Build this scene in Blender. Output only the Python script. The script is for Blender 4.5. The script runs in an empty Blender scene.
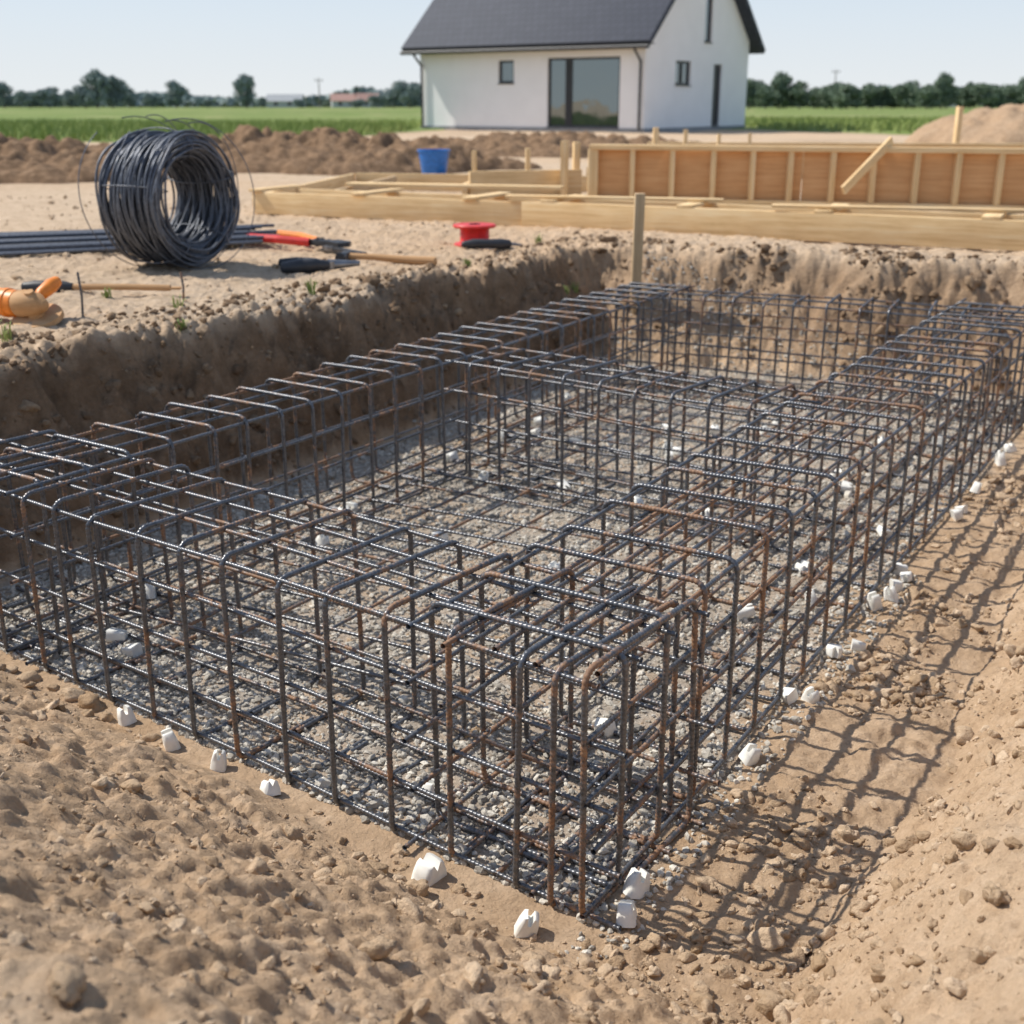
import bpy, bmesh, math, random
import numpy as np
from mathutils import Vector, Matrix, Euler
random.seed(7); RNG=np.random.default_rng(11)
scene=bpy.context.scene
COL=scene.collection

# ------------------------------------------------------------------ helpers
def link(o): COL.objects.link(o); return o
def meta(o,label=None,category=None,group=None,kind=None):
    if label: o["label"]=label
    if category: o["category"]=category
    if group: o["group"]=group
    if kind: o["kind"]=kind
    return o
def obj(name,mesh,mat=None,loc=(0,0,0),rot=(0,0,0),parent=None,**k):
    o=bpy.data.objects.new(name,mesh); link(o)
    if mat is not None and mesh is not None and len(mesh.materials)==0: mesh.materials.append(mat)
    o.location=loc; o.rotation_euler=rot
    if parent: o.parent=parent
    return meta(o,**k)
def empty(name,loc=(0,0,0),rot=(0,0,0),**k):
    o=bpy.data.objects.new(name,None); link(o); o.empty_display_size=.1
    o.location=loc; o.rotation_euler=rot
    return meta(o,**k)
def np_mesh(name,V,F,smooth=True):
    V=np.asarray(V,dtype=np.float32); F=np.asarray(F,dtype=np.int32)
    m=bpy.data.meshes.new(name); k=F.shape[1]
    m.vertices.add(len(V)); m.vertices.foreach_set("co",V.ravel())
    m.loops.add(F.size); m.loops.foreach_set("vertex_index",F.ravel())
    m.polygons.add(len(F)); m.polygons.foreach_set("loop_start",np.arange(0,F.size,k,dtype=np.int32))
    m.update(calc_edges=True)
    m.polygons.foreach_set("use_smooth",np.full(len(F),smooth,dtype=bool))
    m.validate(); return m
def col_attr(m,name,C):
    a=m.color_attributes.new(name=name,type='FLOAT_COLOR',domain='POINT')
    a.data.foreach_set("color",np.asarray(C,dtype=np.float32).ravel())

_tabs={}
def vnoise(x,y,seed):
    if seed not in _tabs: _tabs[seed]=np.random.default_rng(seed).uniform(-1,1,(256,256))
    T=_tabs[seed]
    xi=np.floor(x).astype(int); yi=np.floor(y).astype(int); fx=x-xi; fy=y-yi
    fx=fx*fx*fx*(fx*(fx*6-15)+10); fy=fy*fy*fy*(fy*(fy*6-15)+10)
    x0=xi&255; x1=(xi+1)&255; y0=yi&255; y1=(yi+1)&255
    return (T[x0,y0]*(1-fx)+T[x1,y0]*fx)*(1-fy)+(T[x0,y1]*(1-fx)+T[x1,y1]*fx)*fy
def fbm(x,y,f,oct=4,seed=1,gain=.5):
    s=0;a=1;t=0
    for i in range(oct):
        c,sn=math.cos(.6*i+.3),math.sin(.6*i+.3)
        s=s+a*vnoise((x*c-y*sn)*f+13.7*i,(x*sn+y*c)*f-7.1*i,seed+i); t+=a; a*=gain; f*=2.03
    return s/t*1.5
def worley(x,y,f,seed):
    k='w%d'%seed
    if k not in _tabs: _tabs[k]=np.random.default_rng(seed).random((256,256,3))
    T=_tabs[k]; x=x*f; y=y*f; xi=np.floor(x).astype(int); yi=np.floor(y).astype(int)
    out=np.zeros_like(x)
    for dx in (-1,0,1):
        for dy in (-1,0,1):
            cx=xi+dx; cy=yi+dy; t=T[cx&255,cy&255]
            r=.25+.45*t[...,2]
            d=np.sqrt((cx+t[...,0]-x)**2+(cy+t[...,1]-y)**2)/r
            out=np.maximum(out,np.sqrt(np.clip(1-d*d,0,1))*r)
    return out
def sstep(e0,e1,x):
    t=np.clip((x-e0)/(e1-e0),0,1); return t*t*(3-2*t)

class MB:
    def __init__(s): s.bm=bmesh.new()
    def box(s,c,size,R=None):
        M=Matrix.Translation(c)@(R.to_4x4() if R else Matrix.Identity(4))@Matrix.Diagonal((*size,1))
        bmesh.ops.create_cube(s.bm,size=1,matrix=M); return s
    def cyl(s,p0,p1,r0,r1=None,seg=16):
        p0=Vector(p0);p1=Vector(p1); r1=r0 if r1 is None else r1
        d=p1-p0; q=d.to_track_quat('Z','Y').to_matrix().to_4x4()
        bmesh.ops.create_cone(s.bm,cap_ends=True,segments=seg,radius1=max(r0,1e-4),radius2=max(r1,1e-4),depth=d.length,matrix=Matrix.Translation((p0+p1)/2)@q); return s
    def sph(s,c,size,seg=16):
        M=Matrix.Translation(c)@Matrix.Diagonal((*size,1))
        bmesh.ops.create_uvsphere(s.bm,u_segments=seg,v_segments=seg//2,radius=1,matrix=M); return s
    def poly(s,vs,fs):
        v=[s.bm.verts.new(p) for p in vs]
        for f in fs: s.bm.faces.new([v[i] for i in f])
        return s
    def lathe(s,prof,seg=28,c=(0,0,0)):
        rings=[]
        for r,z in prof:
            rings.append([s.bm.verts.new((c[0]+r*math.cos(2*math.pi*i/seg),c[1]+r*math.sin(2*math.pi*i/seg),c[2]+z)) for i in range(seg)])
        for k in range(len(rings)-1):
            for i in range(seg):
                j=(i+1)%seg; s.bm.faces.new([rings[k][i],rings[k][j],rings[k+1][j],rings[k+1][i]])
        return s
    def tube(s,P,r,seg=8,n=(0,0,1)):
        V,F=tube_np(np.array(P,float),r,seg,np.array(n,float))
        v=[s.bm.verts.new(p) for p in V]
        for f in F: s.bm.faces.new([v[i] for i in f])
        return s
    def mesh(s,name,bevel=0,angle=35,seg=2):
        if bevel: 
            ed=[e for e in s.bm.edges if len(e.link_faces)==2 and e.calc_face_angle(0)>.6]
            bmesh.ops.bevel(s.bm,geom=ed,offset=bevel,segments=seg,affect='EDGES',profile=.6)
        bmesh.ops.recalc_face_normals(s.bm,faces=s.bm.faces)
        m=bpy.data.meshes.new(name); s.bm.to_mesh(m); s.bm.free()
        for p in m.polygons: p.use_smooth=True
        m.set_sharp_from_angle(angle=math.radians(angle)); return m

def tube_np(P,r,seg=8,n=np.array([0,1,0.]),closed=False):
    N=len(P); r=np.broadcast_to(np.asarray(r,float),(N,))
    if closed: T=np.roll(P,-1,0)-np.roll(P,1,0)
    else: T=np.gradient(P,axis=0)
    T/= np.linalg.norm(T,axis=1,keepdims=True)+1e-12
    n=n/np.linalg.norm(n)
    B=np.cross(T,n); l=np.linalg.norm(B,axis=1,keepdims=True)
    B=np.where(l>1e-3,B/np.maximum(l,1e-6),np.array([1.,0,0]))
    A=np.cross(B,T)
    th=np.arange(seg)*2*math.pi/seg
    V=P[:,None,:]+r[:,None,None]*(np.cos(th)[None,:,None]*A[:,None,:]+np.sin(th)[None,:,None]*B[:,None,:])
    V=V.reshape(-1,3)
    i=np.arange(N if closed else N-1); j=np.arange(seg)
    I,J=np.meshgrid(i,j,indexing='ij'); I2=(I+1)%N; J2=(J+1)%seg
    F=np.stack([I*seg+J,I*seg+J2,I2*seg+J2,I2*seg+J],-1).reshape(-1,4)
    return V,F
def resample(P,step):
    P=np.array(P,float); d=np.r_[0,np.cumsum(np.linalg.norm(np.diff(P,axis=0),axis=1))]
    n=max(2,int(d[-1]/step)+1); t=np.linspace(0,d[-1],n)
    return np.stack([np.interp(t,d,P[:,k]) for k in range(3)],1)
def rebar_mesh(name,P,r,n=(0,1,0),seg=8,step=.004,ribs=True):
    P=resample(P,step); N=len(P); rr=np.full(N,r)
    if ribs:
        ph=np.arange(N)%3; rr=rr+np.where(ph==0,.0018,0.)-.0005
    V,F=tube_np(P,rr,seg,np.array(n,float))
    return np_mesh(name,V,F,True)

# ------------------------------------------------------------------ materials
def newmat(name):
    m=bpy.data.materials.new(name); m.use_nodes=True; nt=m.node_tree
    b=nt.nodes["Principled BSDF"]; return m,nt,b
def L(nt,a,b): nt.links.new(a,b)
def noise(nt,vec,scale,detail=4,rough=.55):
    n=nt.nodes.new('ShaderNodeTexNoise'); n.inputs['Scale'].default_value=scale; n.inputs['Detail'].default_value=detail; n.inputs['Roughness'].default_value=rough
    if vec is not None: L(nt,vec,n.inputs['Vector'])
    return n.outputs['Fac']
def ramp(nt,fac,stops):
    r=nt.nodes.new('ShaderNodeValToRGB'); e=r.color_ramp.elements
    while len(e)<len(stops): e.new(.5)
    for i,(p,c) in enumerate(stops):
        e[i].position=p; e[i].color=(*c,1) if len(c)==3 else c
    L(nt,fac,r.inputs['Fac']); return r.outputs['Color']
def mix(nt,f,a,b,blend='MIX'):
    m=nt.nodes.new('ShaderNodeMix'); m.data_type='RGBA'; m.blend_type=blend
    def s(sock,v):
        if isinstance(v,(tuple,list)): sock.default_value=(*v,1) if len(v)==3 else v
        elif isinstance(v,(int,float)): sock.default_value=v
        else: L(nt,v,sock)
    s(m.inputs[0],f); s(m.inputs[6],a); s(m.inputs[7],b); return m.outputs[2]
def math_(nt,op,a,b=None):
    m=nt.nodes.new('ShaderNodeMath'); m.operation=op
    for i,v in enumerate((a,b)):
        if v is None: continue
        if isinstance(v,(int,float)): m.inputs[i].default_value=v
        else: L(nt,v,m.inputs[i])
    return m.outputs[0]
def bump(nt,h,strength,dist,prev=None):
    b=nt.nodes.new('ShaderNodeBump'); b.inputs['Strength'].default_value=strength; b.inputs['Distance'].default_value=dist
    L(nt,h,b.inputs['Height'])
    if prev: L(nt,prev,b.inputs['Normal'])
    return b.outputs['Normal']
def pos(nt): return nt.nodes.new('ShaderNodeNewGeometry').outputs['Position']
def objc(nt): return nt.nodes.new('ShaderNodeTexCoord').outputs['Object']

def mat_soil(name,zone=True,dark=0.):
    m,nt,b=newmat(name); p=pos(nt)
    big=noise(nt,p,1.3,5,.6); med=noise(nt,p,9,5,.65); fine=noise(nt,p,70,4,.7)
    dry=ramp(nt,med,[(.25,(.42,.28,.168)),(.5,(.60,.425,.275)),(.75,(.72,.545,.385))])
    dry=mix(nt,.35,dry,ramp(nt,big,[(.3,(.43,.29,.175)),(.7,(.72,.545,.385))]))
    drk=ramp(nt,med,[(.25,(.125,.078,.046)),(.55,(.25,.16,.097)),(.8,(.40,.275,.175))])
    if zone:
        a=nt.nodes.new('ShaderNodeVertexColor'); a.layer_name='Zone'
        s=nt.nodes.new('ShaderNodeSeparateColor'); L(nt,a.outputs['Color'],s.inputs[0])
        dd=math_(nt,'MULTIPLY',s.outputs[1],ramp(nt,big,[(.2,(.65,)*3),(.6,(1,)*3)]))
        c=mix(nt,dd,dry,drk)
        gr=ramp(nt,fine,[(.3,(.28,.245,.205)),(.5,(.44,.395,.34)),(.7,(.57,.52,.455))])
        c=mix(nt,math_(nt,'MULTIPLY',s.outputs[0],ramp(nt,noise(nt,p,3.5,4,.6),[(.35,(.4,)*3),(.6,(1,)*3)])),c,gr)
        tan=ramp(nt,med,[(.25,(.47,.36,.255)),(.6,(.65,.52,.385))])
        c=mix(nt,s.outputs[2],c,tan)
    else:
        c=mix(nt,dark,dry,drk)
    v=nt.nodes.new('ShaderNodeTexVoronoi'); v.inputs['Scale'].default_value=38; L(nt,p,v.inputs['Vector'])
    v2=nt.nodes.new('ShaderNodeTexVoronoi'); v2.inputs['Scale'].default_value=110; L(nt,p,v2.inputs['Vector'])
    c=mix(nt,.36,c,ramp(nt,fine,[(.3,(.55,.51,.48)),(.65,(1,1,1))]),'MULTIPLY')
    L(nt,c,b.inputs['Base Color']); b.inputs['Roughness'].default_value=.97; b.inputs['Specular IOR Level'].default_value=.1
    n=bump(nt,v.outputs['Distance'],.35,-.010); n=bump(nt,v2.outputs['Distance'],.5,-.004,n); n=bump(nt,noise(nt,p,150,5,.8),.8,.005,n); n=bump(nt,noise(nt,p,30,6,.8),.7,.018,n)
    L(nt,n,b.inputs['Normal']); return m
def mat_stone(name,lo,hi,rough=.95,bs=.5,bd=.004,shade=.55):
    m,nt,b=newmat(name); p=pos(nt)
    a=nt.nodes.new('ShaderNodeVertexColor'); a.layer_name='Tint'
    s=nt.nodes.new('ShaderNodeSeparateColor'); L(nt,a.outputs['Color'],s.inputs[0])
    c=mix(nt,s.outputs[0],lo,hi)
    c=mix(nt,.5,c,ramp(nt,noise(nt,p,70,5,.75),[(.3,(shade,)*3),(.7,(1.15,)*3)]),'MULTIPLY')
    L(nt,c,b.inputs['Base Color']); b.inputs['Roughness'].default_value=rough; b.inputs['Specular IOR Level'].default_value=.12
    n=bump(nt,noise(nt,p,170,5,.8),bs,bd); n=bump(nt,noise(nt,p,55,4,.7),bs,bd*2.5,n)
    L(nt,n,b.inputs['Normal']); return m
def mat_rebar(name,base=(.105,.11,.122),rustlevel=.5,rnd=.07,rough=.33):
    m,nt,b=newmat(name); oc=pos(nt)
    oi=nt.nodes.new('ShaderNodeObjectInfo')
    n1=noise(nt,oc,8,5,.7); n2=noise(nt,oc,60,4,.75); n3=noise(nt,oc,1.6,3,.5)
    f=math_(nt,'ADD',math_(nt,'ADD',math_(nt,'ADD',math_(nt,'MULTIPLY',n1,.85),math_(nt,'MULTIPLY',n3,.25)),math_(nt,'MULTIPLY',n2,.35)),math_(nt,'MULTIPLY',oi.outputs['Random'],rnd))
    mask=ramp(nt,f,[(.84-.12*rustlevel,(0,0,0)),(.94-.12*rustlevel,(.90,.90,.90))])
    rust=ramp(nt,n2,[(.3,(.125,.062,.031)),(.55,(.275,.140,.066)),(.8,(.42,.25,.13))])
    steel=ramp(nt,n2,[(.3,tuple(x*.55 for x in base)),(.7,tuple(x*1.6 for x in base))])
    L(nt,mix(nt,mask,steel,rust),b.inputs['Base Color'])
    L(nt,math_(nt,'SUBTRACT',.45,math_(nt,'MULTIPLY',mask,.45)),b.inputs['Metallic'])
    L(nt,math_(nt,'ADD',rough,math_(nt,'MULTIPLY',mask,.42)),b.inputs['Roughness'])
    b.inputs['Specular IOR Level'].default_value=.7
    L(nt,bump(nt,n2,.5,.001),b.inputs['Normal']); return m
def mat_wood(name,lo,mid,hi,grain=1.0):
    m,nt,b=newmat(name); oc=objc(nt)
    oi=nt.nodes.new('ShaderNodeObjectInfo')
    mp=nt.nodes.new('ShaderNodeMapping'); mp.inputs['Scale'].default_value=(1.2,22,22); L(nt,oc,mp.inputs['Vector'])
    ad=nt.nodes.new('ShaderNodeVectorMath'); ad.operation='ADD'; L(nt,mp.outputs[0],ad.inputs[0]); L(nt,oi.outputs['Random'],ad.inputs[1])
    g=noise(nt,ad.outputs[0],1.6,6,.65); blot=noise(nt,oc,2.5,4,.6)
    c=ramp(nt,g,[(.3,lo),(.5,mid),(.7,hi)])
    c=mix(nt,.35,c,ramp(nt,blot,[(.3,(.68,.56,.44)),(.65,(1,1,1))]),'MULTIPLY')
    c=mix(nt,math_(nt,'MULTIPLY',oi.outputs['Random'],.22),c,(.52,.37,.22))
    L(nt,c,b.inputs['Base Color']); b.inputs['Roughness'].default_value=.75; b.inputs['Specular IOR Level'].default_value=.25
    L(nt,bump(nt,g,.35,.004),b.inputs['Normal']); return m
def mat_plain(name,c,rough=.5,metal=0,nscale=20,var=.25,bs=.1):
    m,nt,b=newmat(name); oc=objc(nt); n=noise(nt,oc,nscale,4,.6)
    cc=ramp(nt,n,[(.3,tuple(x*(1-var) for x in c)),(.7,tuple(min(1,x*(1+var*.5)) for x in c))])
    L(nt,cc,b.inputs['Base Color']); b.inputs['Roughness'].default_value=rough; b.inputs['Metallic'].default_value=metal
    L(nt,bump(nt,n,bs,.003),b.inputs['Normal']); return m
def mat_leaf(name,lo,hi):
    m,nt,b=newmat(name); p=pos(nt); n=noise(nt,p,1.1,4,.7)
    L(nt,ramp(nt,n,[(.3,lo),(.7,hi)]),b.inputs['Base Color']); b.inputs['Roughness'].default_value=.8; b.inputs['Specular IOR Level'].default_value=.15
    return m

M_GROUND=mat_soil('earth_ground')
M_MOUND=mat_soil('dark_earth',False,.95); M_SAND=mat_soil('brown_sand',False,.45)
M_GRAVEL=mat_stone('grey_gravel',(.27,.245,.21),(.80,.75,.66),.9,shade=.7)
M_CLOD=mat_stone('earth_clod',(.42,.29,.178),(.72,.555,.395),.97,.8,.005,.65)
M_CLODD=mat_stone('dark_earth_clod',(.20,.13,.08),(.44,.31,.20),.97,.9,.006,.6)
M_BAR=mat_rebar('steel_rebar',rustlevel=.36); M_BARR=mat_rebar('rusty_rebar',rustlevel=.85)
M_WIRE=mat_rebar('dark_wire',(.11,.123,.15),-1.5,rough=.50)
M_WOOD=mat_wood('pine_board',(.64,.43,.20),(.84,.61,.33),(.90,.72,.45))
M_WOODD=mat_wood('weathered_board',(.42,.29,.16),(.56,.41,.24),(.66,.50,.32))
M_PLY=mat_wood('orange_plywood',(.56,.29,.12),(.68,.38,.175),(.74,.45,.23))
M_WHITE=mat_plain('white_plastic',(.84,.83,.78),.5,0,30,.14)
M_RED=mat_plain('red_plastic',(.70,.03,.025),.4); M_ORANGE=mat_plain('orange_plastic',(.85,.25,.025),.45)
M_BLUE=mat_plain('blue_plastic',(.02,.17,.55),.4); M_BLACK=mat_plain('black_rubber',(.03,.032,.038),.5)
M_STEEL=mat_plain('tool_steel',(.25,.25,.26),.35,.8); M_HANDLE=mat_wood('tool_handle_wood',(.42,.22,.09),(.54,.31,.145),(.62,.39,.21))

# ------------------------------------------------------------------ terrain
P0=np.array([.175,2.26]); r_=np.array([.53,.848]); f_=np.array([-.80,.60])
FLOOR=-.75
def ab(x,y):
    rx=x-P0[0]; ry=y-P0[1]
    return (.6*rx+.8*ry)/.996,(.53*ry-.848*rx)/.996
def XY(a,b): return P0[0]+a*r_[0]+b*f_[0], P0[1]+a*r_[1]+b*f_[1]
def rise_(x,y):
    a,b=ab(x,y)
    n1=fbm(x,y,1.3,4,21); n2=fbm(x,y,1.3,4,31); n3=fbm(x,y,4.5,4,41)
    aa=a+.07*n1*sstep(-1,1,a)+.025*n1; bb=b+.11*n2+.075*n3*sstep(1.5,2.6,b)
    nr=np.maximum(-.12-aa,0)*.60; fr=np.maximum(aa+.05*n3*sstep(4,5,a)-(5.84-.2*np.clip(b,-2,4)),0)*1.4
    rt=np.maximum(-.46-bb,0)*1.05; lf=np.maximum(bb-2.86,0)*1.75
    return np.sqrt(nr**2+fr**2+rt**2+lf**2),a,b,lf,fr,rt,nr
def H(x,y,full=False):
    x=np.asarray(x,float); y=np.asarray(y,float)
    rise,a,b,lf,fr,rt,nr=rise_(x,y)
    T=.75+.03*fbm(x,y,.5,3,51)+.22*sstep(.2,1.0,rt)*sstep(-.6,.6,a)*(1-sstep(4.5,6.0,a)); k=.08
    h=np.clip(.5+.5*(T-rise)/k,0,1); z=FLOOR+T*(1-h)+rise*h-k*h*(1-h)
    top=sstep(.6,.85,rise); bank=sstep(.0,.1,rise)*(1-top)
    dist=np.sqrt(x*x+y*y); fade=1/(1+(dist/14)**4)
    wall=sstep(.05,.3,lf+fr); rim=wall*np.exp(-((rise-.85)/.28)**2)
    near=sstep(.0,.15,nr)*(1-wall)
    smooth=1-.3*sstep(.05,.3,rt)+.7*wall
    strip=sstep(-.62,-.42,b)*(1-sstep(-.12,.0,b))*(1-bank)*(1-top)
    amp=(.005+.034*bank+.010*top+.020*rim)*fade
    lump=np.abs(fbm(x,y,5.5,4,61))-.35
    c1=np.abs(fbm(x,y,13,4,71,.62))-.3
    z=z+amp*smooth*(1.0*lump+.6*c1)+fade*.014*(bank+top*.6)*fbm(x,y,2.3,3,81)+near*.03*fbm(x,y,1.4,3,83)*fade
    g=fade*(.25*top+.85*bank+.60*strip+.5*rim)*(1-.68*near)*(1-.25*sstep(.05,.3,rt))
    wx=x+.04*fbm(x,y,6,3,97); wy=y+.04*fbm(x,y,6,3,98)
    m1=sstep(-.1,.6,fbm(x,y,3.1,3,99)); m2=sstep(-.35,.45,fbm(x,y,5,2,96)); m3=sstep(-.5,.3,fbm(x,y,2.2,2,94))
    z=z+g*(.038*m1*worley(wx,wy,9,901)+.024*m2*worley(wx,wy,19,902)+.014*m3*worley(wx,wy,38,903))
    z=z+(.003+.007*bank)*fade*fbm(x,y,34,3,91,.65)+strip*.008*(np.abs(fbm(x,y,9,4,95))*1.6-.4)
    if full: return z,rise,a,b,lf,fr,rt,nr,bank,top
    return z
def Hs(x,y): return float(H(np.array([x]),np.array([y]))[0])

def geo(start,step,g,limit):
    out=[];x=start
    while x<limit: step*=g; x+=step; out.append(x)
    return out
xs=np.r_[np.arange(-3.3,-1.7,.013),np.arange(-1.7,1.9,.0082),np.arange(1.9,4.0,.013)]; L1=geo(3.3,.0165,1.075,1500); R1=geo(xs[-1],.0165,1.075,1500)
xs=np.r_[[-v for v in L1[::-1]],xs,R1]
ys=np.r_[np.arange(.6,3.4,.0082),np.arange(3.4,6.6,.014),np.arange(6.6,10.6,.022)]
ys=np.r_[[-v for v in geo(-.6,.02,1.2,60)[::-1]],ys,geo(ys[-1],.03,1.06,1800)]
X,Y=np.meshgrid(xs,ys,indexing='ij')
Z,rise,A,B,lf,fr,rt,nr,bank,top=H(X,Y,True)
nx,ny=X.shape
I,J=np.meshgrid(np.arange(nx-1),np.arange(ny-1),indexing='ij')
F=np.stack([I*ny+J,(I+1)*ny+J,(I+1)*ny+J+1,I*ny+J+1],-1).reshape(-1,4)
gm=np_mesh('ground',np.stack([X,Y,Z],-1).reshape(-1,3),F)
fl=1-sstep(.0,.06,rise)
w=fbm(X,Y,3,3,101)*.10
R=fl*sstep(-.03,.10,B+w)*sstep(-.02,.10,A+w*.5)*.95
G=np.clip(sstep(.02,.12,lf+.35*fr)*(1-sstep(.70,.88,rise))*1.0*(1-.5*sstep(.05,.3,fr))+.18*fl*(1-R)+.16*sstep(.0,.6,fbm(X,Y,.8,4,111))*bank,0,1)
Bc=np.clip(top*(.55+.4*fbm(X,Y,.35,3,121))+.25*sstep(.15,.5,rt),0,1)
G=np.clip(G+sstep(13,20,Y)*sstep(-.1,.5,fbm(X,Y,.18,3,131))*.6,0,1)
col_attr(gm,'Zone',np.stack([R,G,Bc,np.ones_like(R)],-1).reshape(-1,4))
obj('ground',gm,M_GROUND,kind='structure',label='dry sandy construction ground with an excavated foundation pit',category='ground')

def ico(sub):
    bm=bmesh.new(); bmesh.ops.create_icosphere(bm,subdivisions=sub,radius=1)
    V=np.array([v.co[:] for v in bm.verts]); Fc=np.array([[v.index for v in f.verts] for f in bm.faces]); bm.free(); return V,Fc
def scatter(name,xy,size,sub,mat,sink=.3,flat=.7,smooth=False,rough=.25,**k):
    V0,F0=ico(sub); n=len(xy); nv=len(V0)
    q=RNG.normal(size=(n,4)); q/=np.linalg.norm(q,axis=1,keepdims=True)
    w,x,y,z=q.T
    Rm=np.stack([1-2*(y*y+z*z),2*(x*y-z*w),2*(x*z+y*w),2*(x*y+z*w),1-2*(x*x+z*z),2*(y*z-x*w),2*(x*z-y*w),2*(y*z+x*w),1-2*(x*x+y*y)],-1).reshape(n,3,3)
    sc=np.stack([RNG.uniform(.8,1.35,n),RNG.uniform(.6,1.1,n),RNG.uniform(.5,.95,n)],-1)
    jit=1+RNG.uniform(-rough,rough,(n,nv))*(.4 if sub>1 else 1)
    if sub>1:
        for fr_,am in ((1.6,.18),(3.4,.13),(6.5,.08)):
            for q_ in range(2):
                kv=RNG.normal(size=(n,3))*fr_; ph=RNG.uniform(0,6.28,(n,1))
                jit=jit+am*np.sin(np.einsum('vj,nj->nv',V0,kv)+ph)
        for q_ in range(4):
            nv_=RNG.normal(size=(n,3)); nv_/=np.linalg.norm(nv_,axis=1,keepdims=True); lim=RNG.uniform(.55,.85,(n,1))
            dd=np.einsum('vj,nj->nv',V0,nv_)*jit; jit=np.where(dd>lim,jit*lim/np.maximum(dd,1e-3),jit)
    P=V0[None]*jit[...,None]*sc[:,None,:]
    P=np.einsum('nij,nvj->nvi',Rm,P)*size[:,None,None]
    P[...,2]*=flat+.15
    zz=H(xy[:,0],xy[:,1])
    P[...,0]+=xy[:,0,None]; P[...,1]+=xy[:,1,None]; P[...,2]+=(zz+size*(.55-sink))[:,None]
    Fa=(F0[None]+(np.arange(n)*nv)[:,None,None]).reshape(-1,3)
    m=np_mesh(name,P.reshape(-1,3),Fa,smooth)
    t=np.repeat(RNG.beta(1.6,2.0,n),nv); col_attr(m,'Tint',np.stack([t,t,t,np.ones_like(t)],-1))
    return obj(name,m,mat,kind='stuff',**k)
def abxy(a,b): 
    x,y=XY(a,b); return np.stack([x,y],-1)
n=44000
a=5.8*RNG.random(n)**1.35; b=RNG.uniform(.0,2.85,n)
n2=600; a=np.r_[a,RNG.uniform(-.12,2.5,n2)]; b=np.r_[b,-.12*RNG.random(n2)]
sz=RNG.gamma(3.0,.0016,n+n2)+.0028; sz[:110]*=2.6
scatter('gravel',abxy(a,b),sz,1,M_GRAVEL,sink=.3,label='grey crushed gravel bed covering the pit floor',category='gravel')
def crumbs(name,pts,sz,mat,lab,cat='soil clods',cap=.04):
    sz=np.minimum(sz,cap); big=sz>.014; tiny=sz<.0055
    scatter(name,pts[tiny],sz[tiny],1,mat,sink=.4,smooth=False,rough=.25,label=lab+', grains',category=cat)
    md=~big&~tiny
    scatter(name,pts[md],sz[md],2,mat,sink=.42,smooth=False,rough=.4,label=lab+', fine crumbs',category=cat)
    if big.any(): scatter(name,pts[big],sz[big],3,mat,sink=.42,smooth=True,rough=.22,label=lab+', larger lumps',category=cat)
n=9500; a=RNG.uniform(-.5,5.4,n); b=-.56+.60*RNG.beta(1.7,1.7,n)-.12*RNG.random(n); q=abxy(a,b); k=(fbm(q[:,0],q[:,1],1.9,3,151)+RNG.uniform(-.45,.45,n))>-.08
c1=q[k]; s1=(RNG.gamma(1.0,.0055,n)+.0025)[k]
n=17000; x=RNG.uniform(-2.6,1.8,n); y=RNG.uniform(.75,3.6,n); aa,bb=ab(x,y); k=(aa<-.05)&(fbm(x,y,1.7,3,161)+RNG.uniform(-.5,.5,n)>.0)
c2=np.stack([x,y],-1)[k]; s2=(RNG.gamma(.42,.0078,n)+.0018)[k]
n=6500; c3=abxy(RNG.uniform(-1.,5.2,n),-.55-.9*RNG.random(n)); s3=RNG.gamma(.60,.0060,n)+.0020
n=2000; c6=abxy(RNG.uniform(.0,5.2,n),RNG.uniform(0,2.8,n)); s6=RNG.gamma(1,.003,n)+.003
crumbs('soil_clods',np.r_[c1,c2,c3,c6],np.r_[s1,s2,s3,s6],M_CLOD,'dry tan clods crumbled over the sandy banks',cap=.034)
n=3600; c4=abxy(RNG.uniform(-.4,6.3,n),2.80+.9*RNG.random(n)); s4=RNG.gamma(1.0,.0065,n)+.003
n=3000; bq=RNG.uniform(-1,3.4,n); c5=abxy(5.85-.2*bq+1.0*RNG.beta(1.2,1.8,n),bq); k=(fbm(c5[:,0],c5[:,1],2.2,3,171)+RNG.uniform(-.3,.3,n))>-.05; c5=c5[k]; s5=(RNG.gamma(.9,.010,n)+.003)[k]
crumbs('brown_soil_clods',np.r_[c4,c5],np.r_[s4,s5],M_CLODD,'brown clods crumbling along the pit edge',cap=.055)
n=2600; x=RNG.uniform(-6,1.5,n); y=RNG.uniform(5.2,14,n); aa,bb=ab(x,y); k=(bb>3.2)|(aa>6.4)
scatter('yard_pebbles',np.stack([x,y],-1)[k],(RNG.gamma(1.2,.005,n)+.003)[k],1,M_CLOD,sink=.3,label='small pebbles and crumbs scattered over the yard',category='pebbles')

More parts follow.
